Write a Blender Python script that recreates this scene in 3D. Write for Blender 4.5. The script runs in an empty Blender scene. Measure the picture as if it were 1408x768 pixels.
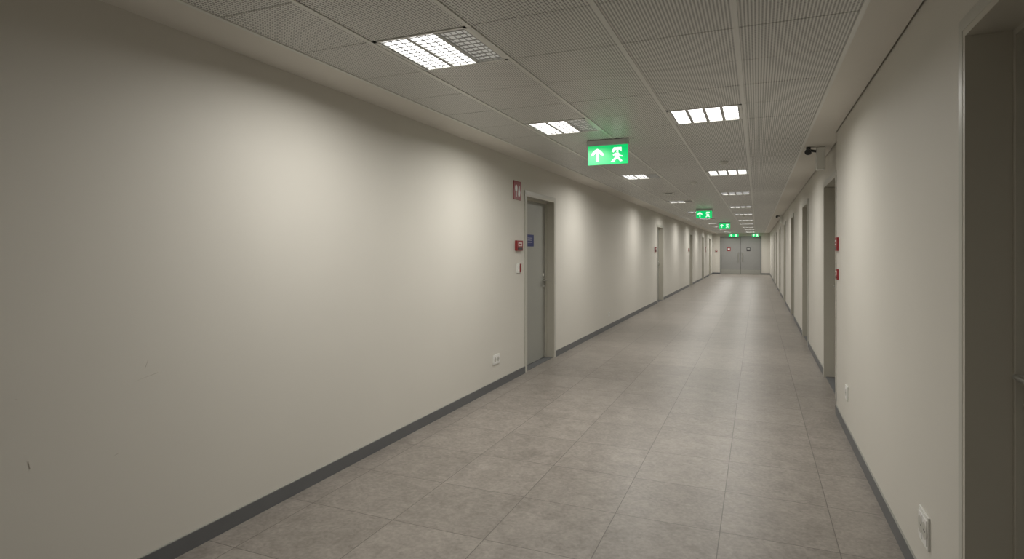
import bpy, math, random
from mathutils import Vector
random.seed(4)
sc = bpy.context.scene
try:
    sc.view_settings.view_transform = 'Standard'
    sc.view_settings.look = 'None'
except Exception: pass

# ------------------------------------------------------------ materials
def new_mat(name):
    m = bpy.data.materials.new(name); m.use_nodes = True
    nt = m.node_tree
    return m, nt, nt.nodes['Principled BSDF']
def N(nt, t, **k):
    n = nt.nodes.new(t)
    for a, b in k.items(): setattr(n, a, b)
    return n
def mth(nt, op, a, b=None, clamp=False):
    n = nt.nodes.new('ShaderNodeMath'); n.operation = op; n.use_clamp = clamp
    for i, v in enumerate([a, b]):
        if v is None: continue
        if isinstance(v, (int, float)): n.inputs[i].default_value = v
        else: nt.links.new(v, n.inputs[i])
    return n.outputs[0]
def simple(name, col, rough=.5, metal=0, emit=None, es=0, var=.06, scale=6, bump=0, spec=.5):
    m, nt, b = new_mat(name)
    tc = N(nt, 'ShaderNodeTexCoord')
    nz = N(nt, 'ShaderNodeTexNoise'); nz.inputs['Scale'].default_value = scale; nz.inputs['Detail'].default_value = 4
    nt.links.new(tc.outputs['Object'], nz.inputs['Vector'])
    mx = N(nt, 'ShaderNodeMix', data_type='RGBA')
    mx.inputs['A'].default_value = tuple(c*(1-var) for c in col)+(1,)
    mx.inputs['B'].default_value = tuple(min(1, c*(1+var)) for c in col)+(1,)
    nt.links.new(nz.outputs[0], mx.inputs['Factor'])
    nt.links.new(mx.outputs['Result'], b.inputs['Base Color'])
    b.inputs['Roughness'].default_value = rough; b.inputs['Metallic'].default_value = metal
    b.inputs['Specular IOR Level'].default_value = spec
    if emit:
        b.inputs['Emission Color'].default_value = tuple(emit)+(1,); b.inputs['Emission Strength'].default_value = es
    if bump:
        n2 = N(nt, 'ShaderNodeTexNoise'); n2.inputs['Scale'].default_value = 180
        nt.links.new(tc.outputs['Object'], n2.inputs['Vector'])
        bp = N(nt, 'ShaderNodeBump'); bp.inputs['Strength'].default_value = bump; bp.inputs['Distance'].default_value = .002
        nt.links.new(n2.outputs[0], bp.inputs['Height']); nt.links.new(bp.outputs[0], b.inputs['Normal'])
    return m

WALL = simple('wall_paint', (.625, .602, .548), .6, var=.03, scale=1.3, bump=.1, spec=.3)
STRIP = simple('plaster_margin', (.72, .695, .64), .8, var=.02)
BASE = simple('baseboard_rubber', (.115, .118, .122), .45, var=.08)
FRAME = simple('door_frame_paint', (.49, .465, .40), .4, var=.03)
FRAMEL = simple('door_frame_edge', (.48, .47, .42), .35, var=.03)
LEAF = simple('door_leaf_paint', (.30, .30, .27), .45, var=.04, scale=2)
FARL = simple('double_door_paint', (.26, .26, .25), .4, var=.04)
METAL = simple('brushed_steel', (.62, .62, .6), .28, 1)
RAIL = simple('ceiling_rail', (.72, .72, .68), .3, var=.02)
WHITE = simple('white_plastic', (.74, .74, .70), .35, var=.02)
DARK = simple('dark_plastic', (.03, .03, .033), .35)
VOID = simple('plenum_gap_shade', (.04, .04, .04), .9)  # near-black colour also puts shade into the wall gap and door slit
RED = simple('sign_red', (.25, .018, .02), .4)
BLUE = simple('sign_blue', (.012, .02, .13), .4)
SWHITE = simple('sign_white', (.75, .74, .72), .4)
SCUFF = simple('scuff', (.34, .31, .26), .7)
TRAY = simple('luminaire_louver', (.36, .36, .34), .3, .1)
LIT = simple('luminaire_lit', (.9, .9, .9), .5, emit=(1, .99, .95), es=5)
LITB = simple('luminaire_blade_lit', (.12, .12, .12), .35)
SPILL = simple('luminaire_spill_glow', (.75, .75, .72), .35, emit=(1, .98, .93), es=.2)  # switched-off lane: spill from lit lanes put in as a faint glow
SPILL.cycles.emission_sampling = 'NONE'
GREEN = simple('exit_green', (.0, .35, .12), .3, emit=(.0, .46, .11), es=1.2)
GWHITE = simple('exit_white', (.8, .9, .82), .3, emit=(.8, 1, .86), es=1.0)
GWHITE.cycles.emission_sampling = 'NONE'
GREY = simple('exit_housing', (.55, .56, .55), .4)

# floor tiles
m, nt, b = new_mat('floor_tiles'); FLOOR = m
tc = N(nt, 'ShaderNodeTexCoord'); sp = N(nt, 'ShaderNodeSeparateXYZ'); nt.links.new(tc.outputs['Object'], sp.inputs[0])
def joint(out, off, pitch, w):
    a = mth(nt, 'DIVIDE', mth(nt, 'SUBTRACT', out, off), pitch)
    f = mth(nt, 'FRACT', a)
    dd = mth(nt, 'ABSOLUTE', mth(nt, 'SUBTRACT', f, .5))
    return mth(nt, 'GREATER_THAN', dd, .5-w/pitch/2), mth(nt, 'FLOOR', a)
jx, ix = joint(sp.outputs[0], -.195, .6, .005)
jy, iy = joint(sp.outputs[1], 3.51, .6, .005)
J = mth(nt, 'MAXIMUM', jx, jy)
cb = N(nt, 'ShaderNodeCombineXYZ'); nt.links.new(ix, cb.inputs[0]); nt.links.new(iy, cb.inputs[1])
wn = N(nt, 'ShaderNodeTexWhiteNoise'); nt.links.new(cb.outputs[0], wn.inputs['Vector'])
ofs = N(nt, 'ShaderNodeVectorMath', operation='MULTIPLY_ADD')
nt.links.new(wn.outputs['Color'], ofs.inputs[0]); ofs.inputs[1].default_value = (9, 9, 9); nt.links.new(tc.outputs['Object'], ofs.inputs[2])
n1 = N(nt, 'ShaderNodeTexNoise'); n1.inputs['Scale'].default_value = 6.5; n1.inputs['Detail'].default_value = 10; n1.inputs['Roughness'].default_value = .78
n1.inputs['Distortion'].default_value = .5
nt.links.new(ofs.outputs[0], n1.inputs['Vector'])
n2 = N(nt, 'ShaderNodeTexNoise'); n2.inputs['Scale'].default_value = 45; n2.inputs['Detail'].default_value = 6
nt.links.new(ofs.outputs[0], n2.inputs['Vector'])
t = mth(nt, 'ADD', mth(nt, 'MULTIPLY', n1.outputs[0], .65), mth(nt, 'MULTIPLY', n2.outputs[0], .35))
t = mth(nt, 'ADD', t, mth(nt, 'MULTIPLY', mth(nt, 'SUBTRACT', wn.outputs[0], .5), .06))
cr = N(nt, 'ShaderNodeValToRGB'); nt.links.new(t, cr.inputs[0])
cr.color_ramp.elements[0].position = .36; cr.color_ramp.elements[0].color = (.172, .153, .133, 1)
cr.color_ramp.elements[1].position = .64; cr.color_ramp.elements[1].color = (.320, .288, .256, 1)
mx = N(nt, 'ShaderNodeMix', data_type='RGBA'); nt.links.new(J, mx.inputs['Factor'])
nt.links.new(cr.outputs[0], mx.inputs['A']); mx.inputs['B'].default_value = (.11, .098, .086, 1)
nt.links.new(mx.outputs['Result'], b.inputs['Base Color'])
nt.links.new(mth(nt, 'ADD', mth(nt, 'MULTIPLY', n1.outputs[0], .2), .28), b.inputs['Roughness'])
bp = N(nt, 'ShaderNodeBump'); bp.inputs['Strength'].default_value = .25; bp.inputs['Distance'].default_value = .002
nt.links.new(mth(nt, 'SUBTRACT', mth(nt, 'MULTIPLY', n1.outputs[0], .6), J), bp.inputs['Height']); nt.links.new(bp.outputs[0], b.inputs['Normal'])

# perforated ceiling tile
m, nt, b = new_mat('perforated_metal_tile'); TILE = m
tc = N(nt, 'ShaderNodeTexCoord'); sp = N(nt, 'ShaderNodeSeparateXYZ'); nt.links.new(tc.outputs['Object'], sp.inputs[0])
P = .0165
fx = mth(nt, 'SUBTRACT', mth(nt, 'FRACT', mth(nt, 'DIVIDE', sp.outputs[0], P)), .5)
fy = mth(nt, 'SUBTRACT', mth(nt, 'FRACT', mth(nt, 'DIVIDE', sp.outputs[1], P)), .5)
r2 = mth(nt, 'ADD', mth(nt, 'MULTIPLY', fx, fx), mth(nt, 'MULTIPLY', fy, fy))
H = mth(nt, 'LESS_THAN', r2, .32*.32)
mx = N(nt, 'ShaderNodeMix', data_type='RGBA'); nt.links.new(H, mx.inputs['Factor'])
mx.inputs['A'].default_value = (.78, .78, .745, 1); mx.inputs['B'].default_value = (.15, .15, .14, 1)
nt.links.new(mx.outputs['Result'], b.inputs['Base Color']); b.inputs['Roughness'].default_value = .42

# ------------------------------------------------------------ mesh builder
class MB:
    def __init__(s): s.v = []; s.f = []; s.m = []; s.mats = []
    def mi(s, mat):
        if mat not in s.mats: s.mats.append(mat)
        return s.mats.index(mat)
    def box(s, x0, x1, y0, y1, z0, z1, mat):
        x0, x1 = sorted((x0, x1)); y0, y1 = sorted((y0, y1)); z0, z1 = sorted((z0, z1))
        n = len(s.v)
        s.v += [(x0,y0,z0),(x1,y0,z0),(x1,y1,z0),(x0,y1,z0),(x0,y0,z1),(x1,y0,z1),(x1,y1,z1),(x0,y1,z1)]
        for f in [(0,3,2,1),(4,5,6,7),(0,1,5,4),(1,2,6,5),(2,3,7,6),(3,0,4,7)]:
            s.f.append(tuple(n+i for i in f)); s.m.append(s.mi(mat))
    def cyl(s, p0, p1, r0, mat, r1=None, n=16):
        r1 = r0 if r1 is None else r1
        p0 = Vector(p0); p1 = Vector(p1); d = (p1-p0).normalized()
        a = d.orthogonal().normalized(); c = d.cross(a); k = len(s.v); mi = s.mi(mat)
        for p, r in ((p0, r0), (p1, r1)):
            for i in range(n):
                t = 2*math.pi*i/n; s.v.append(tuple(p+a*math.cos(t)*r+c*math.sin(t)*r))
        for i in range(n):
            j = (i+1) % n; s.f.append((k+i, k+j, k+n+j, k+n+i)); s.m.append(mi)
        s.f.append(tuple(k+i for i in reversed(range(n)))); s.m.append(mi)
        s.f.append(tuple(k+n+i for i in range(n))); s.m.append(mi)
    def poly(s, pts, mat):
        n = len(s.v); s.v += [tuple(p) for p in pts]; s.f.append(tuple(range(n, n+len(pts)))); s.m.append(s.mi(mat))
    def build(s, name, parent=None, bevel=0):
        me = bpy.data.meshes.new(name); me.from_pydata(s.v, [], s.f)
        for mt in s.mats: me.materials.append(mt)
        for p, i in zip(me.polygons, s.m): p.material_index = i
        me.update()
        o = bpy.data.objects.new(name, me); sc.collection.objects.link(o)
        if bevel:
            md = o.modifiers.new('bevel', 'BEVEL'); md.width = bevel; md.segments = 2; md.limit_method = 'ANGLE'
        if parent: o.parent = parent
        return o
def empty(name, loc=(0, 0, 0)):
    o = bpy.data.objects.new(name, None); sc.collection.objects.link(o); o.location = loc; return o

XL, XRN, XRF, YSTEP = -2.8, .72, .79, 6.5
CZ = 2.76; Y0 = 2.68-.57*12; NT = 81; Y1 = Y0+.57*NT     # -4.16 .. 42.01
DHL, DHR = 2.34, 2.42
# ------------------------------------------------------------ doors / walls
Lop = [(7.11, 8.265), (17.98, 19.2), (27.2, 28.4), (33.5, 34.7), (38.6, 39.8)]
Rop = [(1.45, 2.66), (7.13, 8.33), (10.9, 12.1), (14.95, 16.15), (19.2, 20.4), (23.3, 24.5), (27.4, 28.6), (31.5, 32.7), (35.6, 36.8)]
def wall(name, xfun, ops, dirn, ys, ye, DH, top=2.95):
    w = MB(); bb = MB(); cuts = sorted(ops)
    segs = []; cur = ys
    for a, c in cuts: segs.append((cur, a)); cur = c
    segs.append((cur, ye))
    for a, c in segs:
        parts = [(a, c)]
        if a < YSTEP < c and xfun(a) != xfun(c): parts = [(a, YSTEP), (YSTEP, c)]
        for p, q in parts:
            x = xfun((p+q)/2)
            w.box(x, .0+x+dirn*.45, p, q, 0, top, WALL)
            pa = p+.045 if p in [o[1] for o in ops] else p
            qa = q-.045 if q in [o[0] for o in ops] else q
            bb.box(x-dirn*.012, x+dirn*.001, pa, qa, 0, .088, BASE)
            bb.box(x-dirn*.010, x+dirn*.001, pa, qa, .088, .091, LEAF)
    for a, c in cuts:
        x = xfun(a); w.box(x, x+dirn*.45, a, c, DH, top, WALL)
    w.build('wall_'+name); bb.build('baseboard_'+name)
wall('left', lambda y: XL, Lop, -1, Y0, Y1, DHL)
wall('right', lambda y: XRN if y < YSTEP else XRF, Rop, 1, Y0, Y1, DHR)
dn = [0]
def door(xw, dirn, a, c, depth, DH, handle_far=True, sign=False):
    dn[0] += 1
    e = empty('door_%d' % dn[0], (xw, (a+c)/2, 0)); ox, oy = xw, (a+c)/2
    d = MB()
    cw, pr, jt = .045, .012, .028
    X = lambda v: dirn*v
    A, C = a-oy, c-oy
    for p, q in ((A-cw, A+.002), (C-.002, C+cw)):
        d.box(X(-pr-.001), X(-.001), p, q, 0, DH-.002, FRAMEL)
    d.box(X(-pr-.001), X(-.001), A-cw, C+cw, DH-.002, DH+cw, FRAMEL)
    d.box(X(-pr), X(depth+.06), A, A+jt, 0, DH-jt, FRAME)
    d.box(X(-pr), X(depth+.06), C-jt, C, 0, DH-jt, FRAME)
    d.box(X(-pr), X(depth+.06), A, C, DH-jt, DH, FRAME)
    st = .022
    d.box(X(depth-.03), X(depth), A+jt, A+jt+st, 0, DH-jt-st, FRAME)
    d.box(X(depth-.03), X(depth), C-jt-st, C-jt, 0, DH-jt-st, FRAME)
    d.box(X(depth-.03), X(depth), A+jt, C-jt, DH-jt-st, DH-jt, FRAME)
    d.box(X(.01), X(depth+.05), A+jt, C-jt, 0, .008, BASE)
    d.build('frame', e)
    l = MB()
    l.box(X(depth), X(depth+.045), A+jt+.003, C-jt-.003, .012, DH-jt-.003, LEAF)
    l.build('leaf', e, .003)
    h = MB()
    hy = (C-jt-st-.075) if handle_far else (A+jt+st+.075); sd = -1 if handle_far else 1
    f = depth
    h.cyl((X(f), hy, 1.16), (X(f-.01), hy, 1.16), .028, METAL)
    h.cyl((X(f), hy, 1.16), (X(f-.055), hy, 1.16), .010, METAL)
    h.cyl((X(f-.052), hy-sd*.008, 1.16), (X(f-.052), hy+sd*.125, 1.16), .0105, METAL)
    h.cyl((X(f), hy, 1.07), (X(f-.012), hy, 1.07), .026, METAL)
    h.cyl((X(f-.012), hy, 1.07), (X(f-.03), hy, 1.07), .012, METAL)
    h.cyl((X(f), hy, 1.24), (X(f-.008), hy, 1.24), .02, WHITE)
    for z in (.25, 1.17, 2.05):
        yy = (A+jt+.012) if handle_far else (C-jt-.012)
        h.cyl((X(f-.008), yy, z-.05), (X(f-.008), yy, z+.05), .009, METAL)
    h.build('hardware', e)
    if sign:
        s = MB(); yc = 7.60-oy
        s.box(X(f-.001), X(f-.005), yc-.14, yc+.14, 1.655, 1.82, BLUE)
        for z, w in ((1.77, .10), (1.74, .09), (1.71, .10)):
            s.box(X(f-.005), X(f-.0062), yc-.1, yc-.1+w*1.8, z, z+.004, SWHITE)
        s.build('name_plate', e)
for i, (a, c) in enumerate(Lop): door(XL, -1, a, c, .13, DHL, True, i == 0)
for i, (a, c) in enumerate(Rop): door(XRN if c < YSTEP else XRF, 1, a, c, .16 if i == 0 else .14, DHR, True)

# floor, ceiling
f = MB(); f.box(-3.3, 1.3, Y0-.3, Y1+.3, -.1, 0, FLOOR); f.build('floor')
cols = [-2.47, -1.985, -1.375, -.71, -.10, .47]
Lk = [0, 4, 11, 20, 27, 34, 41, 48, 55, 62, 66]; Rk = [4, 11, 17, 24, 30, 37, 43, 50, 56, 63, 66]  # last fixture of each row added to brighten the far doors
Bk = [-9]  # unseen pair behind the camera, added as fill light
fix = {(1, k+12) for k in Lk+Bk} | {(3, k+12) for k in Rk+Bk}
c = MB()
c.box(-3.3, 1.3, Y0-.3, Y1+.3, 2.95, 3.05, VOID)
for i in range(5):
    for k in range(NT):
        if (i, k) in fix: continue
        g = .003; y = Y0+.57*k
        c.box(cols[i]+g, cols[i+1]-g, y+g, y+.57-g, CZ, CZ+.015, TILE)
c.box(XL, cols[0]-.012, Y0, Y1, CZ-.006, CZ+.05, STRIP)
c.box(cols[5]+.012, XRN-.012, Y0, YSTEP, CZ-.006, CZ+.05, STRIP)
c.box(cols[5]+.012, XRF-.012, YSTEP, Y1, CZ-.006, CZ+.05, STRIP)
c.box(XRN-.012, XRN, Y0, YSTEP, CZ+.02, CZ+.05, VOID)  # dark filler paints the shadow line along the right wall top
c.box(XRF-.012, XRF, YSTEP, Y1, CZ+.02, CZ+.05, VOID)
c.build('ceiling')
r = MB()
for i, x in enumerate(cols):
    r.box(x-.012, x+.012, Y0, Y1, CZ-.006, CZ+.03, RAIL)
r.build('trim_ceiling_rail')

# end walls
e = MB(); e.box(-3.3, 1.3, Y0-.3, Y0, 0, 2.95, WALL); e.build('wall_back')
DX0, DX1, DZ = -2.33, .27, 2.56
e = MB()
e.box(-3.3, DX0, Y1, Y1+.3, 0, 2.95, WALL); e.box(DX1, 1.3, Y1, Y1+.3, 0, 2.95, WALL); e.box(DX0, DX1, Y1, Y1+.3, DZ, 2.95, WALL)
e.build('wall_far')
e = MB()
e.box(XL, DX0, Y1-.012, Y1, 0, .09, BASE); e.box(DX1, XRF, Y1-.012, Y1, 0, .09, BASE); e.build('baseboard_far')
dn[0] += 1
e = empty('door_%d' % dn[0], (0, Y1, 0))
d = MB()
d.box(DX0, DX0+.07, -.02, .2, 0, DZ-.07, FARL); d.box(DX1-.07, DX1, -.02, .2, 0, DZ-.07, FARL); d.box(DX0, DX1, -.02, .2, DZ-.07, DZ, FARL)
d.build('frame', e)
xm = (DX0+DX1)/2
d = MB()
d.box(DX0+.075, xm-.012, .03, .08, .01, DZ-.08, FARL); d.box(xm+.012, DX1-.075, .03, .08, .01, DZ-.08, FARL)
d.box(DX0+.075, xm-.012, .022, .03, .01, .3, LEAF); d.box(xm+.012, DX1-.075, .022, .03, .01, .3, LEAF)
d.box(xm-.012, xm+.012, .075, .08, 0, DZ-.075, VOID)
d.build('leaves', e)
d = MB()
for s in (-1, 1):
    x = xm+s*.13
    d.cyl((x, -.03, .85), (x, -.03, 1.45), .018, METAL)
    for z in (.92, 1.38): d.cyl((x, -.03, z), (x, .03, z), .01, METAL)
d.box(xm-.85, xm-.62, .018, .03, 1.55, 1.80, RED); d.box(xm-.80, xm-.67, .012, .018, 1.62, 1.74, SWHITE)
d.box(xm+.38, xm+.62, .018, .03, 1.55, 1.78, DARK); d.box(xm+.42, xm+.58, .012, .018, 1.68, 1.72, SWHITE)
d.build('hardware', e)

# ------------------------------------------------------------ luminaires
def luminaire(ci, k, lanes, watts):
    x0, x1 = cols[ci]+.014, cols[ci+1]-.014; y0 = Y0+.57*(k+12)+.004; y1 = y0+.57-.008
    e = empty('recessed_ceiling_light', ((x0+x1)/2, (y0+y1)/2, CZ))
    hx, hy = (x1-x0)/2, (y1-y0)/2
    b = MB()
    b.box(-hx, hx, -hy, hy, .07, .08, WHITE)
    for s in (-1, 1):
        b.box(s*hx, s*(hx-.02), -hy, hy, -.004, .07, WHITE)
        b.box(-hx, hx, s*hy, s*(hy-.018), -.004, .07, WHITE)
    b.build('housing', e)
    n = len(lanes); ix0, ix1 = -hx+.02, hx-.02; lw = (ix1-ix0)/n; iy = hy-.018
    g = MB()
    for i, on in enumerate(lanes):
        a = ix0+lw*i; c = a+lw
        g.box(a+.012, c-.012, -iy, iy, .009, .012, LIT if on else SPILL)
        for p, q in ((a, a+.012), (c, c-.012)):
            g.box(p, q, -iy, iy, 0, .03, TRAY)
        nb = 10
        for j in range(nb):
            y = -iy+(j+.5)*2*iy/nb
            g.box(a+.012, c-.012, y-.003, y+.003, .001, .0055, LITB if on else TRAY)
        if not on:
            for q in (.2, .4, .6, .8):
                xx = a+lw*q; g.box(xx-.002, xx+.002, -iy, iy, .0015, .0045, TRAY)
        elif n == 3:
            for q in (.36, .64):
                xx = a+lw*q; g.box(xx-.0025, xx+.0025, -iy, iy, .001, .0055, LITB)
    g.build('louver', e)
    if watts:
        frac = sum(lanes)/n
        L = bpy.data.lights.new('tubes', 'AREA'); L.shape = 'RECTANGLE'; L.size = (ix1-ix0)*frac; L.size_y = iy*2
        L.energy = watts; L.color = (1, .974, .922); L.spread = math.radians(168)
        lo = bpy.data.objects.new('tubes', L); sc.collection.objects.link(lo); lo.parent = e
        lo.location = (-hx+.02+L.size/2 if frac < 1 else 0, 0, -.006)
for k in Lk: luminaire(1, k, (1, 1, 0), 24)
for k in Rk: luminaire(3, k, (1, 1, 1, 1), 19)
for k in Bk: luminaire(1, k, (1, 1, 0), 14); luminaire(3, k, (1, 1, 1, 1), 14)

# ------------------------------------------------------------ exit signs
def exit_sign(x, y, w=.42, top=CZ-.006):
    e = empty('emergency_exit_sign', (x, y, top))
    b = MB(); b.box(-w/2-.008, w/2+.008, -.03, .03, -.058, 0, GREY); b.build('housing', e, .004)
    b = MB(); b.box(-w/2, w/2, -.012, .012, -.255, -.058, GREEN); b.build('panel', e)
    b = MB(); yf = -.0135
    def P(pts, cx, cz, s, mat=GWHITE):
        b.poly([(cx+p[0]*s, yf, cz+p[1]*s) for p in pts], mat)
    cz = -.157
    cx = -w*.26; s = .068
    P([(-.17, -1), (.17, -1), (.17, .35), (-.17, .35)], cx, cz, s)
    P([(-.17, .35), (-.5, .1), (-.95, -.1), (-.95, .25), (-.5, .75), (0, 1.02), (.5, .75), (.95, .25), (.95, -.1), (.5, .1), (.17, .35)], cx, cz, s)
    cx = w*.24; s = .075
    P([(-.75, .45), (-.45, .98), (.62, .98), (.62, .35), (.35, .6), (-.2, .6), (-.5, .25)], cx, cz, s)
    circ = [(.05+.17*math.cos(t*math.pi/6), .42+.17*math.sin(t*math.pi/6)) for t in range(12)]
    P(circ, cx, cz, s)
    P([(-.25, .22), (.22, .22), (.42, -.1), (.75, -.2), (.72, -.36), (.3, -.26), (.2, -.1), (.28, -.4), (.75, -.95), (.45, -1), (0, -.5), (-.45, -1), (-.9, -1), (-.35, -.45), (-.22, -.02), (-.5, -.2), (-.6, -.05)], cx, cz, s)
    b.build('pictogram', e)
exit_sign(-1.44, 6.0); exit_sign(-1.36, 17.0); exit_sign(-1.22, 25.3)
exit_sign(-1.44, 41.7, .6); exit_sign(-.09, 41.7, .42)

# ------------------------------------------------------------ wall items
def wsign(name, xw, s, y0, y1, z0, z1, mat, t=.006, glyph=None):
    xw += s*.001
    b = MB(); b.box(xw, xw+s*t, y0, y1, z0, z1, mat)
    if glyph:
        for pts in glyph:
            b.poly([(xw+s*(t+.0015), y0+(y1-y0)*p[0], z0+(z1-z0)*p[1]) for p in pts], SWHITE)
    return b.build(name)
flame = [(.64, .16), (.82, .22), (.86, .42), (.78, .58), (.78, .78), (.64, .66), (.58, .45), (.56, .27)]
reel = [(.32+.16*math.cos(t*math.pi/8), .6+.2*math.sin(t*math.pi/8)) for t in range(16)]
stem = [(.26, .15), (.38, .15), (.38, .45), (.26, .45)]
wsign('fire_hose_sign', XL, 1, 6.68, 6.93, 2.24, 2.475, RED, .008, [flame, reel, stem])
def callpoint(xw, s, y, z, w=.2, h=.13, t=.03):
    xw += s*.001
    b = MB(); b.box(xw, xw+s*t, y-w/2, y+w/2, z-h/2, z+h/2, RED)
    b.box(xw+s*t, xw+s*(t+.003), y-w*.3, y+w*.3, z-h*.05, z+h*.3, SWHITE)
    b.box(xw+s*(t+.003), xw+s*(t+.005), y-w*.2, y+w*.2, z+h*.02, z+h*.2, RED)
    b.box(xw+s*t, xw+s*(t+.005), y-w*.35, y+w*.35, z-h*.38, z-h*.2, DARK)
    b.build('fire_alarm_call_point', None, .003)
callpoint(XL, 1, 6.84, 1.66)
def switch(xw, s, y, z):
    xw += s*.001
    b = MB(); b.box(xw, xw+s*.012, y-.07, y+.07, z-.062, z+.062, WHITE)
    b.box(xw+s*.012, xw+s*.018, y-.04, y+.0, z-.04, z+.04, SWHITE)
    b.box(xw+s*.012, xw+s*.02, y+.02, y+.06, z-.055, z+.055, RED)
    b.build('wall_key_switch', None, .002)
switch(XL, 1, 6.85, 1.375)
def outlet(xw, s, y, z, w=.16, h=.1):
    xw += s*.001
    b = MB(); b.box(xw, xw+s*.009, y-w/2, y+w/2, z-h/2, z+h/2, WHITE)
    n = 2 if w > .12 else 1
    for i in range(n):
        yc = y+(i-(n-1)/2)*w*.46
        b.box(xw+s*.009, xw+s*.013, yc-w*.2 if n == 2 else yc-w*.36, yc+w*.2 if n == 2 else yc+w*.36, z-h*.38, z+h*.38, SWHITE)
        b.cyl((xw+s*.013, yc, z), (xw+s*.0135, yc, z), h*.26, FRAMEL, n=20)
        for q in (-.012, .012): b.cyl((xw+s*.0135, yc+q, z), (xw+s*.0142, yc+q, z), .004, DARK, n=8)
    b.build('power_outlet', None, .0015)
outlet(XL, 1, 6.16, .335, .18, .11); outlet(XL, 1, 11.75, .30, .09, .09)
outlet(XRN, -1, 3.23, .315, .16, .15); outlet(XRN, -1, 5.76, .37, .12, .12)
callpoint(XRN, -1, 6.40, 1.66, .14, .13, .018); callpoint(XRN, -1, 6.40, 1.37, .12, .10, .014)
callpoint(XL, 1, 17.6, 1.62, .2, .14)
callpoint(XL, 1, 26.8, 1.62, .2, .14)
wsign('fire_hose_sign', XL, 1, 36.0, 36.25, 1.5, 1.8, RED, .01, [flame, reel, stem])
b = MB(); b.box(-2.62, -2.5, Y1-.03, Y1-.001, 1.5, 1.65, RED); b.box(-2.6, -2.52, Y1-.034, Y1-.03, 1.56, 1.62, SWHITE); b.build('fire_alarm_call_point')

# scuffs on the left wall
b = MB()
def sc_mark(y, z, dy, dz, w):
    b.poly([(XL+.0012, y, z), (XL+.0012, y+dy, z+dz), (XL+.0012, y+dy+w, z+dz+w), (XL+.0012, y+w*.8, z+w*.3)], SCUFF)
sc_mark(1.955, 1.02, .012, .03, .003); sc_mark(1.45, .72, .006, -.035, .003); sc_mark(1.40, .99, .012, -.004, .002)
sc_mark(1.8, .63, .02, .004, .003); sc_mark(1.9, .96, .12, .02, .002)
b.build('wall_scuff_marks')

# ------------------------------------------------------------ ceiling devices
def detector(x, y):
    b = MB(); b.cyl((x, y, CZ), (x, y, CZ-.02), .055, WHITE, n=24); b.cyl((x, y, CZ-.02), (x, y, CZ-.045), .04, WHITE, .028, n=24)
    b.build('smoke_detector')
detector(-.99, 10.3); detector(-.40, 8.1); detector(-.42, 21.0)
def diffuser(x, y):
    b = MB(); b.box(x-.11, x+.11, y-.11, y+.11, CZ-.01, CZ, WHITE); b.box(x-.07, x+.07, y-.07, y+.07, CZ-.014, CZ-.01, DARK); b.build('ceiling_vent')  # square air vent with a dark centre
diffuser(-1.65, 12.1)
def cam(x, y):
    e = empty('security_camera', (x, y, CZ-.008))
    b = MB(); b.box(0, -.09, -.055, .055, -.25, 0, WHITE); b.build('junction_box', e, .01)
    b = MB(); b.cyl((-.09, 0, -.04), (-.17, -.05, -.03), .014, DARK); b.cyl((-.17, -.05, -.04), (-.17, -.05, 0), .024, DARK); b.build('arm', e)
    b = MB(); b.cyl((-.16, .0, -.05), (-.18, -.12, -.062), .030, DARK); b.cyl((-.18, -.12, -.062), (-.1815, -.132, -.063), .034, DARK, .032); b.cyl((-.1815, -.132, -.063), (-.182, -.134, -.0632), .018, DARK)
    b.build('body', e)
cam(.70, 7.35); cam(.77, 20.9)

# ------------------------------------------------------------ world & camera
w = bpy.data.worlds.new('world'); sc.world = w; w.use_nodes = True
w.node_tree.nodes['Background'].inputs[0].default_value = (.02, .02, .02, 1)
cd = bpy.data.cameras.new('camera'); co = bpy.data.objects.new('camera', cd); sc.collection.objects.link(co)
cd.sensor_width = 36; cd.lens = 800/1408*36; cd.shift_y = -40/1408
cd.clip_start = .05; cd.clip_end = 200
co.location = (0, 0, 1.6); co.rotation_euler = (math.radians(90), 0, math.atan(337/800))
sc.camera = co
